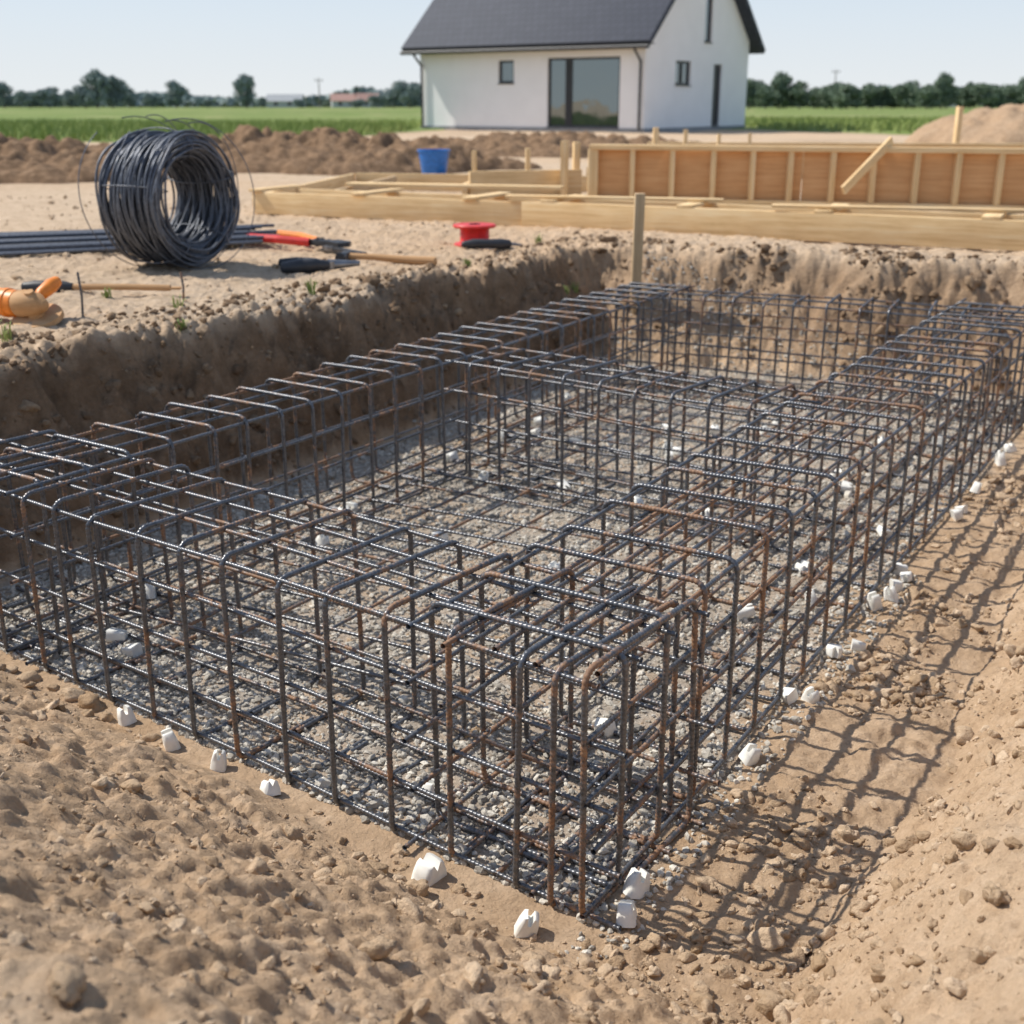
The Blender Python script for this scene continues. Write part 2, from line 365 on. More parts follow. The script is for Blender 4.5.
def mound(name,cx,cy,hx,hy,h,mat,seed,rot=0,label='',res=.06,rough=1,**k):
    u=np.arange(-hx*1.15,hx*1.15,res); v=np.arange(-hy*1.15,hy*1.15,res)
    U,Vv=np.meshgrid(u,v,indexing='ij')
    d=np.sqrt((U/hx)**2+(Vv/hy)**2)+.18*fbm(U,Vv,.6,3,seed)
    base=np.clip(1-d,0,1)**.6
    z=h*base*(1+.22*fbm(U,Vv,.7,3,seed+5))+rough*base**.5*((.08*h+.02)*(np.abs(fbm(U,Vv,2.5,4,seed+9))*1.6)+.16*worley(U,Vv,1.8,seed+11)+.18*worley(U,Vv,3.6,seed+12)+.10*worley(U,Vv,7,seed+13))-.05
    c,s=math.cos(rot),math.sin(rot)
    Xm=cx+U*c-Vv*s; Ym=cy+U*s+Vv*c
    a_,b_=U.shape; I,J=np.meshgrid(np.arange(a_-1),np.arange(b_-1),indexing='ij')
    Fm=np.stack([I*b_+J,(I+1)*b_+J,(I+1)*b_+J+1,I*b_+J+1],-1).reshape(-1,4)
    m=np_mesh(name,np.stack([Xm,Ym,z],-1).reshape(-1,3),Fm)
    return obj(name,m,mat,label=label,category='soil mound',group='heaps of excavated soil',**k)
mound('soil_mound',-8.2,17.6,4.6,1.7,.50,M_MOUND,201,.05,'long rough ridge of dark excavated earth at the yard edge',res=.045)
mound('soil_mound',-3.3,20.5,4.0,1.9,.45,M_MOUND,231,-.05,'long rough ridge of dark excavated earth before green field',res=.05)
mound('soil_mound',1.2,26,3.6,2.0,.28,M_MOUND,261,.0,'low dark earth heap in front of the white house',res=.07)
mound('soil_mound',12.1,30,2.6,2.6,.92,M_SAND,291,.0,'tall brown heap of sand beside the formwork',res=.06,rough=.35)

# grass field
xsf=np.r_[-np.array(geo(12,.6,1.08,1500))[::-1],np.arange(-12,16,.6),np.array(geo(16,.6,1.08,1500))]
def edge(x): return 33+17*sstep(-7,-2,x)-7*sstep(7,13,x)+1.2*fbm(x,x*0+3,.3,3,301)
tt=np.r_[0,np.array(geo(0,.4,1.09,1700))]
Xf,Tf=np.meshgrid(xsf,tt,indexing='ij'); Yf=edge(Xf)*(1)+Tf
Zf=.03+.04*fbm(Xf,Yf,.5,3,311)+.02; Zf[:,0]=-.03
a_,b_=Xf.shape; I,J=np.meshgrid(np.arange(a_-1),np.arange(b_-1),indexing='ij')
Ff=np.stack([I*b_+J,(I+1)*b_+J,(I+1)*b_+J+1,I*b_+J+1],-1).reshape(-1,4)
mg,nt,bs=newmat('meadow'); p=pos(nt)
mp=nt.nodes.new('ShaderNodeMapping'); mp.inputs['Scale'].default_value=(.02,.12,1); L(nt,p,mp.inputs['Vector'])
c=ramp(nt,noise(nt,mp.outputs[0],1.2,4,.6),[(.35,(.13,.19,.05)),(.52,(.20,.26,.08)),(.68,(.34,.33,.16))])
c=mix(nt,.5,c,ramp(nt,noise(nt,p,3,4,.7),[(.3,(.6,.6,.6)),(.7,(1.1,1.1,1.1))]),'MULTIPLY')
L(nt,c,bs.inputs['Base Color']); bs.inputs['Roughness'].default_value=.95; bs.inputs['Specular IOR Level'].default_value=.1
obj('grass_field',np_mesh('grass_field',np.stack([Xf,Yf,Zf],-1).reshape(-1,3),Ff),mg,kind='structure',label='flat green meadow stretching to the horizon',category='field')
def blades(n,xr,yr,hh,w):
    x=RNG.uniform(*xr,n); y=RNG.uniform(*yr,n); k=y>edge(x)+.0; 
    hs=((x>-3.8)&(x<10)&(y>43)&(y<58)); k=k&~hs; x=x[k];y=y[k];n=len(x)
    th=RNG.uniform(0,6.28,n); h=hh*RNG.uniform(.5,1.3,n); lx=RNG.normal(0,.35,n)*h; ly=RNG.normal(0,.35,n)*h
    V=np.zeros((n,3,3)); z0=.03
    V[:,0]=np.stack([x-w*np.cos(th),y-w*np.sin(th),x*0+z0],-1); V[:,1]=np.stack([x+w*np.cos(th),y+w*np.sin(th),x*0+z0],-1)
    V[:,2]=np.stack([x+lx,y+ly,z0+h],-1)
    return V.reshape(-1,3),np.arange(3*n).reshape(-1,3)
V1,F1=blades(26000,(-28,-2),(31,60),.28,.035); V2,F2=blades(16000,(6,36),(40,75),.28,.045)
M_GRASS=mat_leaf('grass_blades',(.17,.24,.06),(.36,.41,.15))
obj('grass',np_mesh('grass',np.r_[V1,V2],np.r_[F1,F2+len(V1)],False),M_GRASS,kind='stuff',label='tall green meadow grass',category='grass')

# ------------------------------------------------------------------ rebar cages
RS=.0074; RL=.0062
def stirrup_path(w,h,rc=.036,lap=.09):
    pts=[]; k=math.pi; hw=w/2
    def arc(cx,cz,a0,a1):
        for t in np.linspace(a0,a1,9): pts.append((cx+rc*math.cos(t),cz+rc*math.sin(t)))
    pts.append((-lap/2,0)); arc(hw-rc,rc,-.5*k,0); arc(hw-rc,h-rc,0,.5*k); arc(-hw+rc,h-rc,.5*k,k); arc(-hw+rc,rc,k,1.5*k); pts.append((lap/2,0))
    P=np.array([(x,0,z) for x,z in pts]); d=np.r_[0,np.cumsum(np.linalg.norm(np.diff(P,axis=0),axis=1))]
    P[:,1]=(d/d[-1]-.5)*2.1*RS
    return P
def cage(start,dirv,length,w,ztop,zbot,spacing,levels,topbars,label,rustL,first=.04,straight_ext=0.0,step=.004,extra=()):
    ang=math.atan2(dirv[1],dirv[0])-math.pi/2
    e=empty('rebar_cage',(start[0],start[1],zbot),(0,0,ang),label=label,category='rebar cage',group='tied foundation rebar cages in the pit')
    h=ztop-zbot
    sm=[rebar_mesh('stirrup',stirrup_path(w+dw,h+dh),RS,(0,1,0),8,step) for dw,dh in((0,0),(.005,-.005),(-.004,.005))]
    for m in sm: m.materials.append(M_BAR)
    smr=[m.copy() for m in sm]
    for m in smr: m.materials.clear(); m.materials.append(M_BARR)
    ysn=sorted(list(np.arange(first,length-.01,spacing))+list(extra)); ylist=[]
    for i,y in enumerate(ysn):
        yy=y+random.uniform(-.012,.012); ylist.append(yy)
        mm=random.choice(smr if random.random()<.25 else sm)
        obj('stirrup',mm,None,(random.uniform(-.005,.005),yy,random.uniform(-.007,.005)),(random.uniform(-.020,.020),random.uniform(-.010,.010),random.uniform(-.030,.030)),e)
    ins=RS+RL; hw=w/2-ins; posn=[]
    for z in levels: 
        posn+= [(-hw,z*h),(hw,z*h)]
    zt=h-ins
    for x in topbars: posn+=[(x*hw,zt)]
    for x in topbars: posn+=[(x*hw,ins)]
    bms=[]
    for q in range(3):
        Lb=length+straight_ext+q*.04
        t=np.linspace(0,1,40); ph=random.random()*6
        P=np.stack([.004*np.sin(t*5+ph)+.003*np.sin(t*13+ph),-.03+t*(Lb+.03),.006*np.sin(t*7+ph*2)-.003],1)
        m=rebar_mesh('longitudinal_bar',P,RL,(1,0,0),7,step); m.materials.append(M_BARR if q<rustL else M_BAR); bms.append(m)
    for (x,z) in posn:
        z=min(max(z,ins),zt)
        obj('longitudinal_bar',random.choice(bms),None,(x+random.uniform(-.003,.003),random.uniform(-.05,.03),z),(0,0,random.uniform(-.002,.002)),e)
    Vs=[];Fs=[];off=0
    for y in ylist:
        for (x,z) in posn:
            if random.random()<.5: continue
            z=min(max(z,ins),zt)
            t=np.linspace(0,2*math.pi*1.6,14); rr=.0125+random.uniform(0,.002)
            tw=random.uniform(0,3.14)
            q=np.stack([np.cos(t)*rr,np.sin(t)*rr*.75,np.sin(t)*rr*.7],1)
            q[-1]*=1.8
            c_,s_=math.cos(tw),math.sin(tw); q=np.stack([q[:,0]*c_-q[:,2]*s_,q[:,1],q[:,0]*s_+q[:,2]*c_],1)+np.array([x,y,z])
            V,Fq=tube_np(q,.0012,4,np.array([.3,.9,.4])); Vs.append(V);Fs.append(Fq+off);off+=len(V)
    obj('tie_wire',np_mesh('tie_wire',np.concatenate(Vs),np.concatenate(Fs)),M_WIRE,(0,0,0),(0,0,0),e,kind='stuff')
    return e
LV=[0.03,.26,.50,.74,.97]
def st(a,b): x,y=XY(a,b); return (x,y)
fd=f_; rd=r_
cage(st(.245,-.02),fd,2.70,.50,-.135,-.745,.19,[.03,.25,.49,.74,.97],[-.35,.35],'dark steel rebar cage beside the crumbly soil bank',1,.02,.1,extra=(.095,))
cage(st(0.03,.26),rd,5.65,.52,-.125,-.74,.215,LV,[-.45,0,.45],'long steel rebar cage beside the clod-strewn earth slope',2,.09,.0)
cage(st(0,2.365),rd,5.1,.43,-.13,-.74,.185,LV,[-.3,.3],'long steel rebar cage along the dark earth wall',1,.08,.05,.005)
q0=XY(5.40,0); q1=XY(4.86,2.58); dv=np.array(q1)-np.array(q0); dl=np.linalg.norm(dv)
cage(q0,dv/dl,dl,.44,-.14,-.74,.19,LV,[0],'short steel rebar cage below the pine formwork boards',1,.05,0,.007)
cage(st(2.62,.50),fd,1.66,.44,-.14,-.74,.18,LV,[-.3,.3],'short steel rebar cage linking the two long cages',1,.1,0,.006)
def mat_grid(a0,a1,b0,b1,z,sp,label):
    x0,y0=XY(a0,b0)
    ang=math.atan2(r_[1],r_[0])-math.pi/2
    e=empty('rebar_mat',(x0,y0,z),(0,0,ang),label=label,category='rebar mat',group='flat rebar mats on the gravel')
    La=a1-a0; Lb=b1-b0
    ma=rebar_mesh('lengthwise_bar',[(0,0,0),(0,La/2,.004),(0,La,0)],RL,(1,0,0),6,.006); ma.materials.append(M_BARR)
    mb=rebar_mesh('crosswise_bar',[(0,0,0),(-Lb/2,.006,-.002),(-Lb,0,0)],RL,(0,1,0),6,.006); mb.materials.append(M_BAR)
    for b in np.arange(.05,Lb,sp): obj('lengthwise_bar',ma,None,(-b+random.uniform(-.02,.02),0,random.uniform(0,.01)),(0,0,random.uniform(-.02,.02)),e)
    for a in np.arange(.05,La,sp): obj('crosswise_bar',mb,None,(0,a+random.uniform(-.02,.02),.013+random.uniform(0,.008)),(0,0,random.uniform(-.02,.02)+.066),e)
mat_grid(.5,2.5,.55,2.15,-.675,.21,'flat rusty rebar mat lying low inside the cage ring')
mat_grid(2.9,4.75,.55,2.15,-.69,.24,'flat rebar mat on gravel beyond the linking cage')

# ------------------------------------------------------------------ spacers
def spacer_mesh(v):
    mb=MB(); prof=[(-.024,0),(.024,0),(.022,.028),(.017,.052),(.008,.054),(.004,.034),(-.004,.034),(-.008,.054),(-.017,.052),(-.022,.028)]
    if v==1: prof=[(-.029,0),(.029,0),(.027,.018),(.020,.036),(.010,.040),(0,.026),(-.010,.040),(-.020,.036),(-.027,.018)]
    n=len(prof); d0=.020 if v==0 else .023
    V=[(x*.86,-d0*(1-z*6),z) for x,z in prof]+[(x,-d0*.55*(1-z*5),z) for x,z in prof]+[(x,d0*.55*(1-z*5),z) for x,z in prof]+[(x*.86,d0*(1-z*6),z) for x,z in prof]
    fs=[list(range(n))[::-1],[3*n+i for i in range(n)]]
    for q in range(3): fs+=[[q*n+i,q*n+(i+1)%n,(q+1)*n+(i+1)%n,(q+1)*n+i] for i in range(n)]
    mb.poly(V,fs); return mb.mesh('rebar_spacer',.0045,70,3)
SP=[spacer_mesh(0),spacer_mesh(1)]
for m in SP: m.materials.append(M_WHITE)
sp=[(-.085,.41),(-.11,.11),(.045,-.075),(.15,-.04),(-.075,.974),(-.06,1.2),(-.06,1.4),(-.05,1.62),(.854,-.04),(1.25,-.03),(1.30,-.07),(1.65,-.03),(1.72,-.07),(2.13,-.03),(2.22,-.07),(2.32,-.04),(2.45,-.06),(2.5,-.02),(3.3,-.04),(3.42,-.07),(3.75,-.04),(4.3,-.05),(4.4,-.02),(4.6,-.04)]
for i in range(42): sp.append((random.uniform(.15,4.6),random.uniform(.1,2.6)))
for i,(a,b) in enumerate(sp):
    x,y=XY(a,b); z=Hs(x,y); lay=random.random()<(.15 if i<8 else .5)
    s=random.uniform(.9,1.12)*(1.15 if i<4 else .98 if i<24 else 1.1)
    o=obj('rebar_spacer',random.choice(SP),None,(x,y,z+(.018 if lay else -.002)),((math.pi/2 if lay else 0)+random.uniform(-.3,.3),random.uniform(-.35,.35),random.uniform(0,6.28)),
      label='white plastic rebar spacer lying on its side' if lay else 'white plastic rebar spacer standing beside the cage',category='rebar spacer',group='white plastic rebar spacers')
    o.scale=(s,s,s*random.uniform(.85,1.1))

# ------------------------------------------------------------------ timber
def board(name,p0,p1,t,h,mat=M_WOOD,parent=None,roll=0,bev=.004,**k):
    p0=Vector(p0);p1=Vector(p1); d=p1-p0; Lg=d.length
    mb=MB().box((0,0,0),(Lg,t,h)); m=mb.mesh(name,bev)
    xax=d.normalized(); up=Vector((0,0,1)) if abs(xax.z)<.9 else Vector((0,1,0))
    yax=up.cross(xax).normalized(); zax=xax.cross(yax)
    R=Matrix((xax,yax,zax)).transposed()@Matrix.Rotation(roll,3,'X')
    c=(p0+p1)/2
    if parent: c=c-parent.location
    return obj(name,m,mat,c,R.to_euler(),parent,**k)
d=Vector((.897,-.442,0)); nn=Vector((.442,.897,0))
S0=Vector((-2.46,11.8,.1))
H2=.20
e=empty('footing_formwork',(.9,10.3,0),label='long low footing formwork of pale pine boards on soil',category='formwork')
board('form_board',S0,S0+d*2.85,.055,H2,parent=e); board('form_board',S0+d*2.86-nn*.03+Vector((0,0,.005)),S0+d*8.2-nn*.03,.06,H2+.01,parent=e)
board('form_board',S0+nn*.55+d*.1,S0+nn*.55+d*4.1,.05,H2,parent=e); board('form_board',S0+nn*.55+d*4.12,S0+nn*.55+d*8.2,.05,H2,parent=e)
for t in (.05,1.2,2.35,3.1,4.3,5.4,6.6,7.5):
    q=S0+d*t+Vector((0,0,H2/2+.0175)); board('spreader_plank',q-nn*.06,q+nn*.66,.13,.025,parent=e)
for t in (3.6,5.9):
    q=S0+d*t+Vector((0,0,H2/2+.047)); board('spreader_plank',q-nn*.02+d*-.9,q+d*.9+nn*.35,.12,.022,parent=e)
e=empty('side_formwork',(-.8,14.5,0),label='low timber formwork frame of loose boards on the yard',category='formwork')
K0=Vector((-2.38,12.0,.09)); K1=Vector((-1.95,15.3,.09)); K2=Vector((1.0,14.6,.09))
board('form_board',K0,K1,.05,.18,parent=e); board('form_board',K1+Vector((.04,-.03,0)),K2,.05,.20,parent=e)
board('form_board',K0+Vector((.55,.1,0)),K1+Vector((.55,-.4,0)),.05,.17,parent=e,mat=M_WOODD)
board('form_board',Vector((-.45,13.1,.16)),Vector((.75,13.5,.16)),.05,.32,parent=e)
board('form_board',Vector((-.5,13.0,.10)),Vector((-.3,15.0,.10)),.05,.2,parent=e)
board('flat_plank',Vector((-1.7,12.9,.205)),Vector((.5,12.3,.205)),.20,.03,parent=e)
Q0=Vector((.82,12.9,0)); pd=Vector((.96,-.28,0)).normalized(); pn=Vector((-.28,-.96,0)).normalized(); LP=6.4
e=empty('panel_formwork',tuple(Q0),label='upright formwork wall with orange plywood and pine studs',category='formwork')
up=Vector((0,0,1))
for i in range(3):
    q=Q0+pd*(i*LP/3+.004)+up*.30; board('plywood_panel',q,q+pd*(LP/3-.008),.02,.50,M_PLY,e,bev=.002)
board('top_plate',Q0+up*.575+pn*.03,Q0+pd*LP+up*.575+pn*.03,.15,.05,parent=e)
board('bottom_plate',Q0+up*.045+pn*.05,Q0+pd*LP+up*.045+pn*.05,.08,.07,parent=e)
t=.03
while t<LP:
    q=Q0+pd*t+pn*.053; board('stud',q+up*.082,q+up*.549,.05 if t>.1 else .10,.082,parent=e); t+=random.uniform(.36,.43)
board('brace',Q0+pd*2.55+pn*.55+up*.22,Q0+pd*2.95+pn*.02+up*.66,.03,.085,parent=e)
e=empty('rear_formwork',(5,17.5,0),label='low pine board formwork wall further across the yard',category='formwork')
board('form_board',(1.9,17.6,.22),(6,17.2,.22),.05,.44,parent=e); board('form_board',(6.02,17.2,.22),(11,16.7,.22),.05,.44,parent=e)
board('top_plate',(1.9,17.59,.462),(11,16.69,.462),.11,.04,parent=e)
board('form_board',(.9,14.7,.14),(1.9,17.5,.14),.05,.28,parent=e,mat=M_WOODD)
def stake(x,y,z0,z1,w,label,mat=M_WOOD,tilt=0):
    mb=MB().box((0,0,0),(z1-z0,w,w*.75)); 
    mb.poly([(-(z1-z0)/2,-w/2,-w*.375),(-(z1-z0)/2,w/2,-w*.375),(-(z1-z0)/2,w/2,w*.375),(-(z1-z0)/2,-w/2,w*.375),(-(z1-z0)/2-.12,0,0)],[(0,1,4),(1,2,4),(2,3,4),(3,0,4)])
    m=mb.mesh('wooden_stake',.003)
    obj('wooden_stake',m,mat,(x,y,(z0+z1)/2),(0,-math.pi/2+tilt,random.uniform(-.2,.2)),label=label,category='stake',group='wooden stakes driven into the soil')
stake(.88,8.55,-.35,.41,.09,'pale square wooden stake driven at the pit edge',M_WOODD,.01)
for (x,y,h,w) in [(-.42,13.9,.5,.07),(.18,14.1,.52,.07),(.56,13.3,.62,.10),(.70,13.6,.60,.09),(1.75,15.3,.72,.08),(2.35,17.0,.66,.07),(2.85,17.3,.6,.06),(3.2,16.9,.62,.06),(6.9,19.5,.95,.10)]:
    stake(x,y,-.1,h,w,'short pine stake standing behind the formwork boards')

# ------------------------------------------------------------------ wire coil
cc=np.array([-2.14,7.74]); R_out=.41
zc=Hs(*cc)+R_out+.005
e=empty('wire_coil',(cc[0],cc[1],zc-R_out-.012),(0,0,0),label='large coil of dark steel wire standing on the dirt',category='wire coil')
an_=math.radians(-27); ax=np.array([math.cos(an_),math.sin(an_),0.]); ux=np.array([-math.sin(an_),math.cos(an_),0.]); uz=np.array([0,0,1.])
Vs=[];Fs=[];off=0
for lay in range(7):
    rad=.255+lay*.0225
    half=.235-.06*abs((lay-4.5)/4.5)**2
    for s in np.arange(-half,half,.0235):
        rr=rad+random.uniform(-.014,.012); so=s+random.uniform(-.014,.014)
        t=np.linspace(0,2*math.pi,72,endpoint=False); ph=random.random()*6.28; ph2=random.random()*6.28
        rv=rr+.008*np.sin(2*t+ph)+.005*np.sin(5*t+ph2); sv=so+.022*np.sin(t+ph2)+.012*np.sin(3*t+ph)
        P=(rv*np.cos(t))[:,None]*ux+(rv*np.sin(t))[:,None]*uz+sv[:,None]*ax
        P[:,2]+=R_out+.012
        V,Fq=tube_np(P,.0076,7,ax,True); Vs.append(V);Fs.append(Fq+off);off+=len(V)
obj('wire_windings',np_mesh('wire_windings',np.concatenate(Vs),np.concatenate(Fs)),M_WIRE,(0,0,.0),(0,0,0),e)
for (rr,so,tl) in [(.47,-.12,.45),(.45,.20,-.4),(.44,.05,.25),(.46,-.2,-.35),(.43,.24,.2)]:
    t=np.linspace(0,2*math.pi*.93,90); 
    P=(rr*np.cos(t+2.2))[:,None]*ux+(rr*np.sin(t+2.2))[:,None]*uz+(so+tl*.6*np.sin(t+1)*rr)[:,None]*ax
    P[:,2]+=.45; P[:,2]=np.maximum(P[:,2],.006)
    V,Fq=tube_np(P,.0034,5,ax); obj('loose_wire',np_mesh('loose_wire',V,Fq),M_WIRE,(0,0,0),(0,0,0),e)
for an in (.4,1.7,2.9,4.2,5.4):
    dv=math.cos(an)*ux+math.sin(an)*uz; t=np.linspace(0,2*math.pi,28,endpoint=False)
    P=(.322+.106*np.cos(t))[:,None]*dv+(.255*np.sin(t))[:,None]*ax; P[:,2]+=R_out+.012
    V,Fq=tube_np(P,.004,5,np.cross(dv,ax),True); obj('binding_wire',np_mesh('binding_wire',V,Fq),M_WIRE,(0,0,0),(0,0,0),e)

rm=rebar_mesh('rebar',[(-2.0,0,0),(-.8,.006,.002),(.9,-.004,0),(2.0,0,0)],.012,(0,1,0),7,.006); rm.materials.append(M_WIRE)
ba=.36
for layer,cnt in ((0,26),(1,20),(2,13),(3,6)):
    for i in range(cnt):
        fo=(i-(cnt-1)/2); o_=fo*.048+random.uniform(-.014,.014); sh=random.uniform(-.3,.2); aa_=ba-fo*.008+random.uniform(-.01,.01)
        obj('rebar',rm,None,(-3.85-math.sin(ba)*o_+math.cos(ba)*sh,8.60+math.cos(ba)*o_+math.sin(ba)*sh,.04+layer*.024),(0,0,aa_),label='straight dark steel rebar lying in a bundle on dirt',category='rebar',group='bundle of straight rebar on the yard')

# ------------------------------------------------------------------ tools
def G0(x,y,dz=0): return (x,y,Hs(x,y)+dz)
e=empty('bolt_cutter',G0(-1.45,8.95,.06),(0,0,-.60),label='long bolt cutter with orange and red handles on dirt',category='bolt cutter'); e.scale=(1.2,1.2,1.4)
for sg in (1,-1):
    obj('handle',MB().tube(resample([(-.42,sg*.13,.01),(-.2,sg*.10,0.01),(0,sg*.035,0)],.03),.022,10).sph((-.42,sg*.13,0.01),(.023,.023,.023),10).mesh('handle'),M_RED if sg<0 else M_ORANGE,parent=e)
    obj('arm',MB().box((.07,sg*.022,0),(.16,.030,.03)).cyl((.05,sg*.022,-.02),(.05,sg*.022,.022),.014).mesh('arm',.004),M_BLACK,parent=e)
    obj('jaw',MB().poly([(.14,sg*.004,-.016),(.28,sg*.006,-.012),(.25,sg*.06,-.012),(.15,sg*.05,-.016),(.14,sg*.004,.016),(.28,sg*.006,.012),(.25,sg*.06,.012),(.15,sg*.05,.016)],[(0,1,2,3),(7,6,5,4),(0,4,5,1),(1,5,6,2),(2,6,7,3),(3,7,4,0)]).mesh('jaw',.003),M_BLACK,parent=e)
e=empty('hammer',G0(-.86,8.15,.045),(0,0,-.15),label='claw hammer with wooden handle lying on dirt',category='hammer'); e.scale=(1.3,1.5,1.5)
obj('handle',MB().tube([(-.18,0,.012),(-.05,0,.01),(.1,0,.0),(.27,0,-.005)],np.array([.014,.014,.018,.021]),10).sph((.27,0,-.005),(.012,.021,.021),10).mesh('handle'),M_HANDLE,parent=e)
obj('head',MB().cyl((-.2,-.095,.012),(-.2,-.03,.012),.026,.022).box((-.2,0,.012),(.040,.07,.036)).poly([(-.215,.03,.0),(-.185,.03,.0),(-.19,.11,-.018),(-.21,.11,-.018),(-.215,.03,.027),(-.185,.03,.027),(-.19,.11,-.008),(-.21,.11,-.008)],[(3,2,1,0),(4,5,6,7),(0,1,5,4),(1,2,6,5),(2,3,7,6),(3,0,4,7)]).mesh('head',.002),M_BLACK,parent=e)
e=empty('pliers',G0(-1.17,7.72,.05),(0,0,.35),label='black-gripped pliers lying on the dirt',category='pliers'); e.scale=(1.3,1.6,1.6)
obj('grip',MB().tube([(-.22,-.03,0),(-.15,-.038,.004),(-.06,-.026,.004),(.0,-.012,0)],np.array([.022,.028,.026,.018]),12).sph((-.22,-.03,0),(.02,.022,.022),12).mesh('grip'),M_BLACK,parent=e)
obj('grip',MB().tube([(-.2,.12,0),(-.13,.10,.0),(-.05,.06,.0),(.0,.016,0)],np.array([.018,.024,.022,.015]),12).sph((-.2,.12,0),(.018,.018,.018),12).mesh('grip'),M_BLACK,parent=e)
obj('jaw',MB().cyl((.01,0,-.014),(.01,0,.014),.026).cyl((.0,0,0),(.16,.006,0),.022,.010).mesh('jaw'),M_STEEL,parent=e)
e=empty('wrench',G0(-1.15,8.6,.04),(0,0,2.2),label='dark steel wrench lying on the dirt',category='wrench'); e.scale=(1.5,1.5,1.7)
obj('shank',MB().box((0,0,0),(.30,.030,.016)).mesh('shank',.004),M_BLACK,parent=e)
obj('jaw',MB().cyl((.17,0,-.011),(.17,0,.011),.036).box((.205,.018,0),(.04,.014,.018)).box((.205,-.018,0),(.04,.014,.018)).mesh('jaw',.002),M_STEEL,parent=e)
e=empty('wire_reel',G0(-.28,9.2,.0),(0,0,0),label='bright red plastic reel lying flat on the dirt',category='reel')
obj('flange',MB().lathe([(.02,.0),(.15,.0),(.155,.006),(.155,.016),(.15,.02),(.02,.02)],32).mesh('flange'),M_RED,parent=e)
obj('flange',MB().lathe([(.045,.135),(.155,.135),(.162,.141),(.162,.152),(.155,.158),(.045,.158),(.045,.135)],32).mesh('flange'),M_RED,parent=e)
pr=[(.02,.02)]+[(.108+.004*(i%2),.022+i*.0078) for i in range(15)]+[(.02,.134)]
obj('wound_wire',MB().lathe(pr,32).mesh('wound_wire'),M_RED,parent=e)
obj('hub',MB().lathe([(.044,.130),(.044,.161),(.038,.161),(.038,.128)],24).mesh('hub'),M_BLACK,parent=e)
e=empty('hand_tool',G0(-.18,8.9,.05),(0,0,.15),label='black hand tool lying beside the red reel',category='hand tool')
obj('body',MB().tube([(-.17,0,0),(-.1,0,.004),(0,0,.004),(.1,0,.0),(.16,0,0)],np.array([.024,.036,.032,.038,.03]),14).sph((-.17,0,0),(.022,.024,.024),12).sph((.16,0,0),(.02,.03,.03),12).mesh('body'),M_BLACK,parent=e)
obj('nozzle',MB().cyl((.16,0,0),(.25,0,-.01),.014,.008).mesh('nozzle'),M_STEEL,parent=e)
e=empty('angle_grinder',G0(-2.36,5.66,.10),(.35,.05,-.35),label='tan and orange angle grinder lying at the pit edge',category='angle grinder'); e.scale=(1.35,1.35,1.35)
obj('body',MB().tube([(-.24,0,-.01),(-.235,0,-.01),(-.18,0,0),(-.06,0,0),(.02,0,.0)],np.array([.030,.038,.044,.038,.044]),16).sph((-.24,0,-.01),(.02,.030,.030),14).mesh('body'),M_BLACK,parent=e)
obj('motor_cover',MB().lathe([(.0,-.055),(.040,-.055),(.047,-.045),(.047,.0),(.051,.003),(.051,.02),(.047,.023),(.047,.05),(.040,.058),(0,.058)],20).mesh('motor_cover'),M_ORANGE,(-.02,0,0),(0,math.pi/2,0),e)
obj('gear_head',MB().tube([(.04,0,0),(.07,0,.006),(.12,0,.008),(.145,0,.006)],np.array([.046,.048,.040,.022]),16).sph((.145,0,.006),(.014,.022,.022),12).cyl((.10,0,.01),(.10,0,-.045),.032,.030,20).cyl((.10,0,.035),(.10,0,.056),.018,.016,16).mesh('gear_head'),M_HANDLE,parent=e)
obj('guard',MB().lathe([(.0,-.035),(.085,-.037),(.088,-.055),(.084,-.055),(.08,-.041),(0,-.04)],28,(.10,0,0)).mesh('guard'),M_HANDLE,parent=e)
obj('disc',MB().cyl((.10,0,-.053),(.10,0,-.049),.078,.078,28).mesh('disc'),M_BLACK,parent=e)
obj('side_handle',MB().tube([(.09,.04,.01),(.09,.06,.012),(.09,.12,.014),(.09,.15,.014)],np.array([.012,.022,.026,.020]),12).sph((.09,.15,.014),(.020,.014,.020),10).mesh('side_handle'),M_ORANGE,parent=e)
e=empty('long_chisel',G0(-2.2,6.5,.04),(0,0,.02),label='long handled chisel lying across the dirt',category='chisel'); e.scale=(1,1.5,1.5)
obj('handle',MB().tube([(-.42,0,0),(-.36,0,0),(-.2,0,.0),(-.16,0,0)],np.array([.018,.024,.022,.014]),12).sph((-.42,0,0),(.016,.018,.018),10).mesh('handle'),M_BLACK,parent=e)
obj('shaft',MB().tube([(-.16,0,0),(.1,0,0),(.36,0,-.004)],.011,10).box((.385,0,-.005),(.06,.028,.008)).mesh('shaft'),M_HANDLE,parent=e)
e=empty('bucket',G0(-1.10,17.6,0),label='bright blue plastic bucket standing on the dirt',category='bucket')
obj('shell',MB().lathe([(0,.01),(.165,.0),(.17,.01),(.215,.33),(.232,.335),(.232,.36),(.212,.36),(.205,.33),(.16,.02),(0,.02)],36).mesh('shell'),M_BLUE,parent=e)
t=np.linspace(0,math.pi,24); obj('bail_handle',MB().tube(np.stack([.236*np.cos(t),-.09*np.sin(t),.335-.19*np.sin(t)],1),.005,6,(0,1,0)).mesh('bail_handle'),M_STEEL,parent=e)
for (x,y,h) in [(-2.06,5.75,.22),(-1.72,6.3,.15)]:
    z=Hs(x,y); obj('marker_rod',rebar_mesh('marker_rod',[(0,0,-.1),(0.004,0,h*.5),(-.008,0,h)],.006,(0,1,0),7,.006),M_BARR,(x,y,z),(0.03,.05,0),label='thin rusty rod stuck upright in the soil',category='rod',group='thin marker rods')
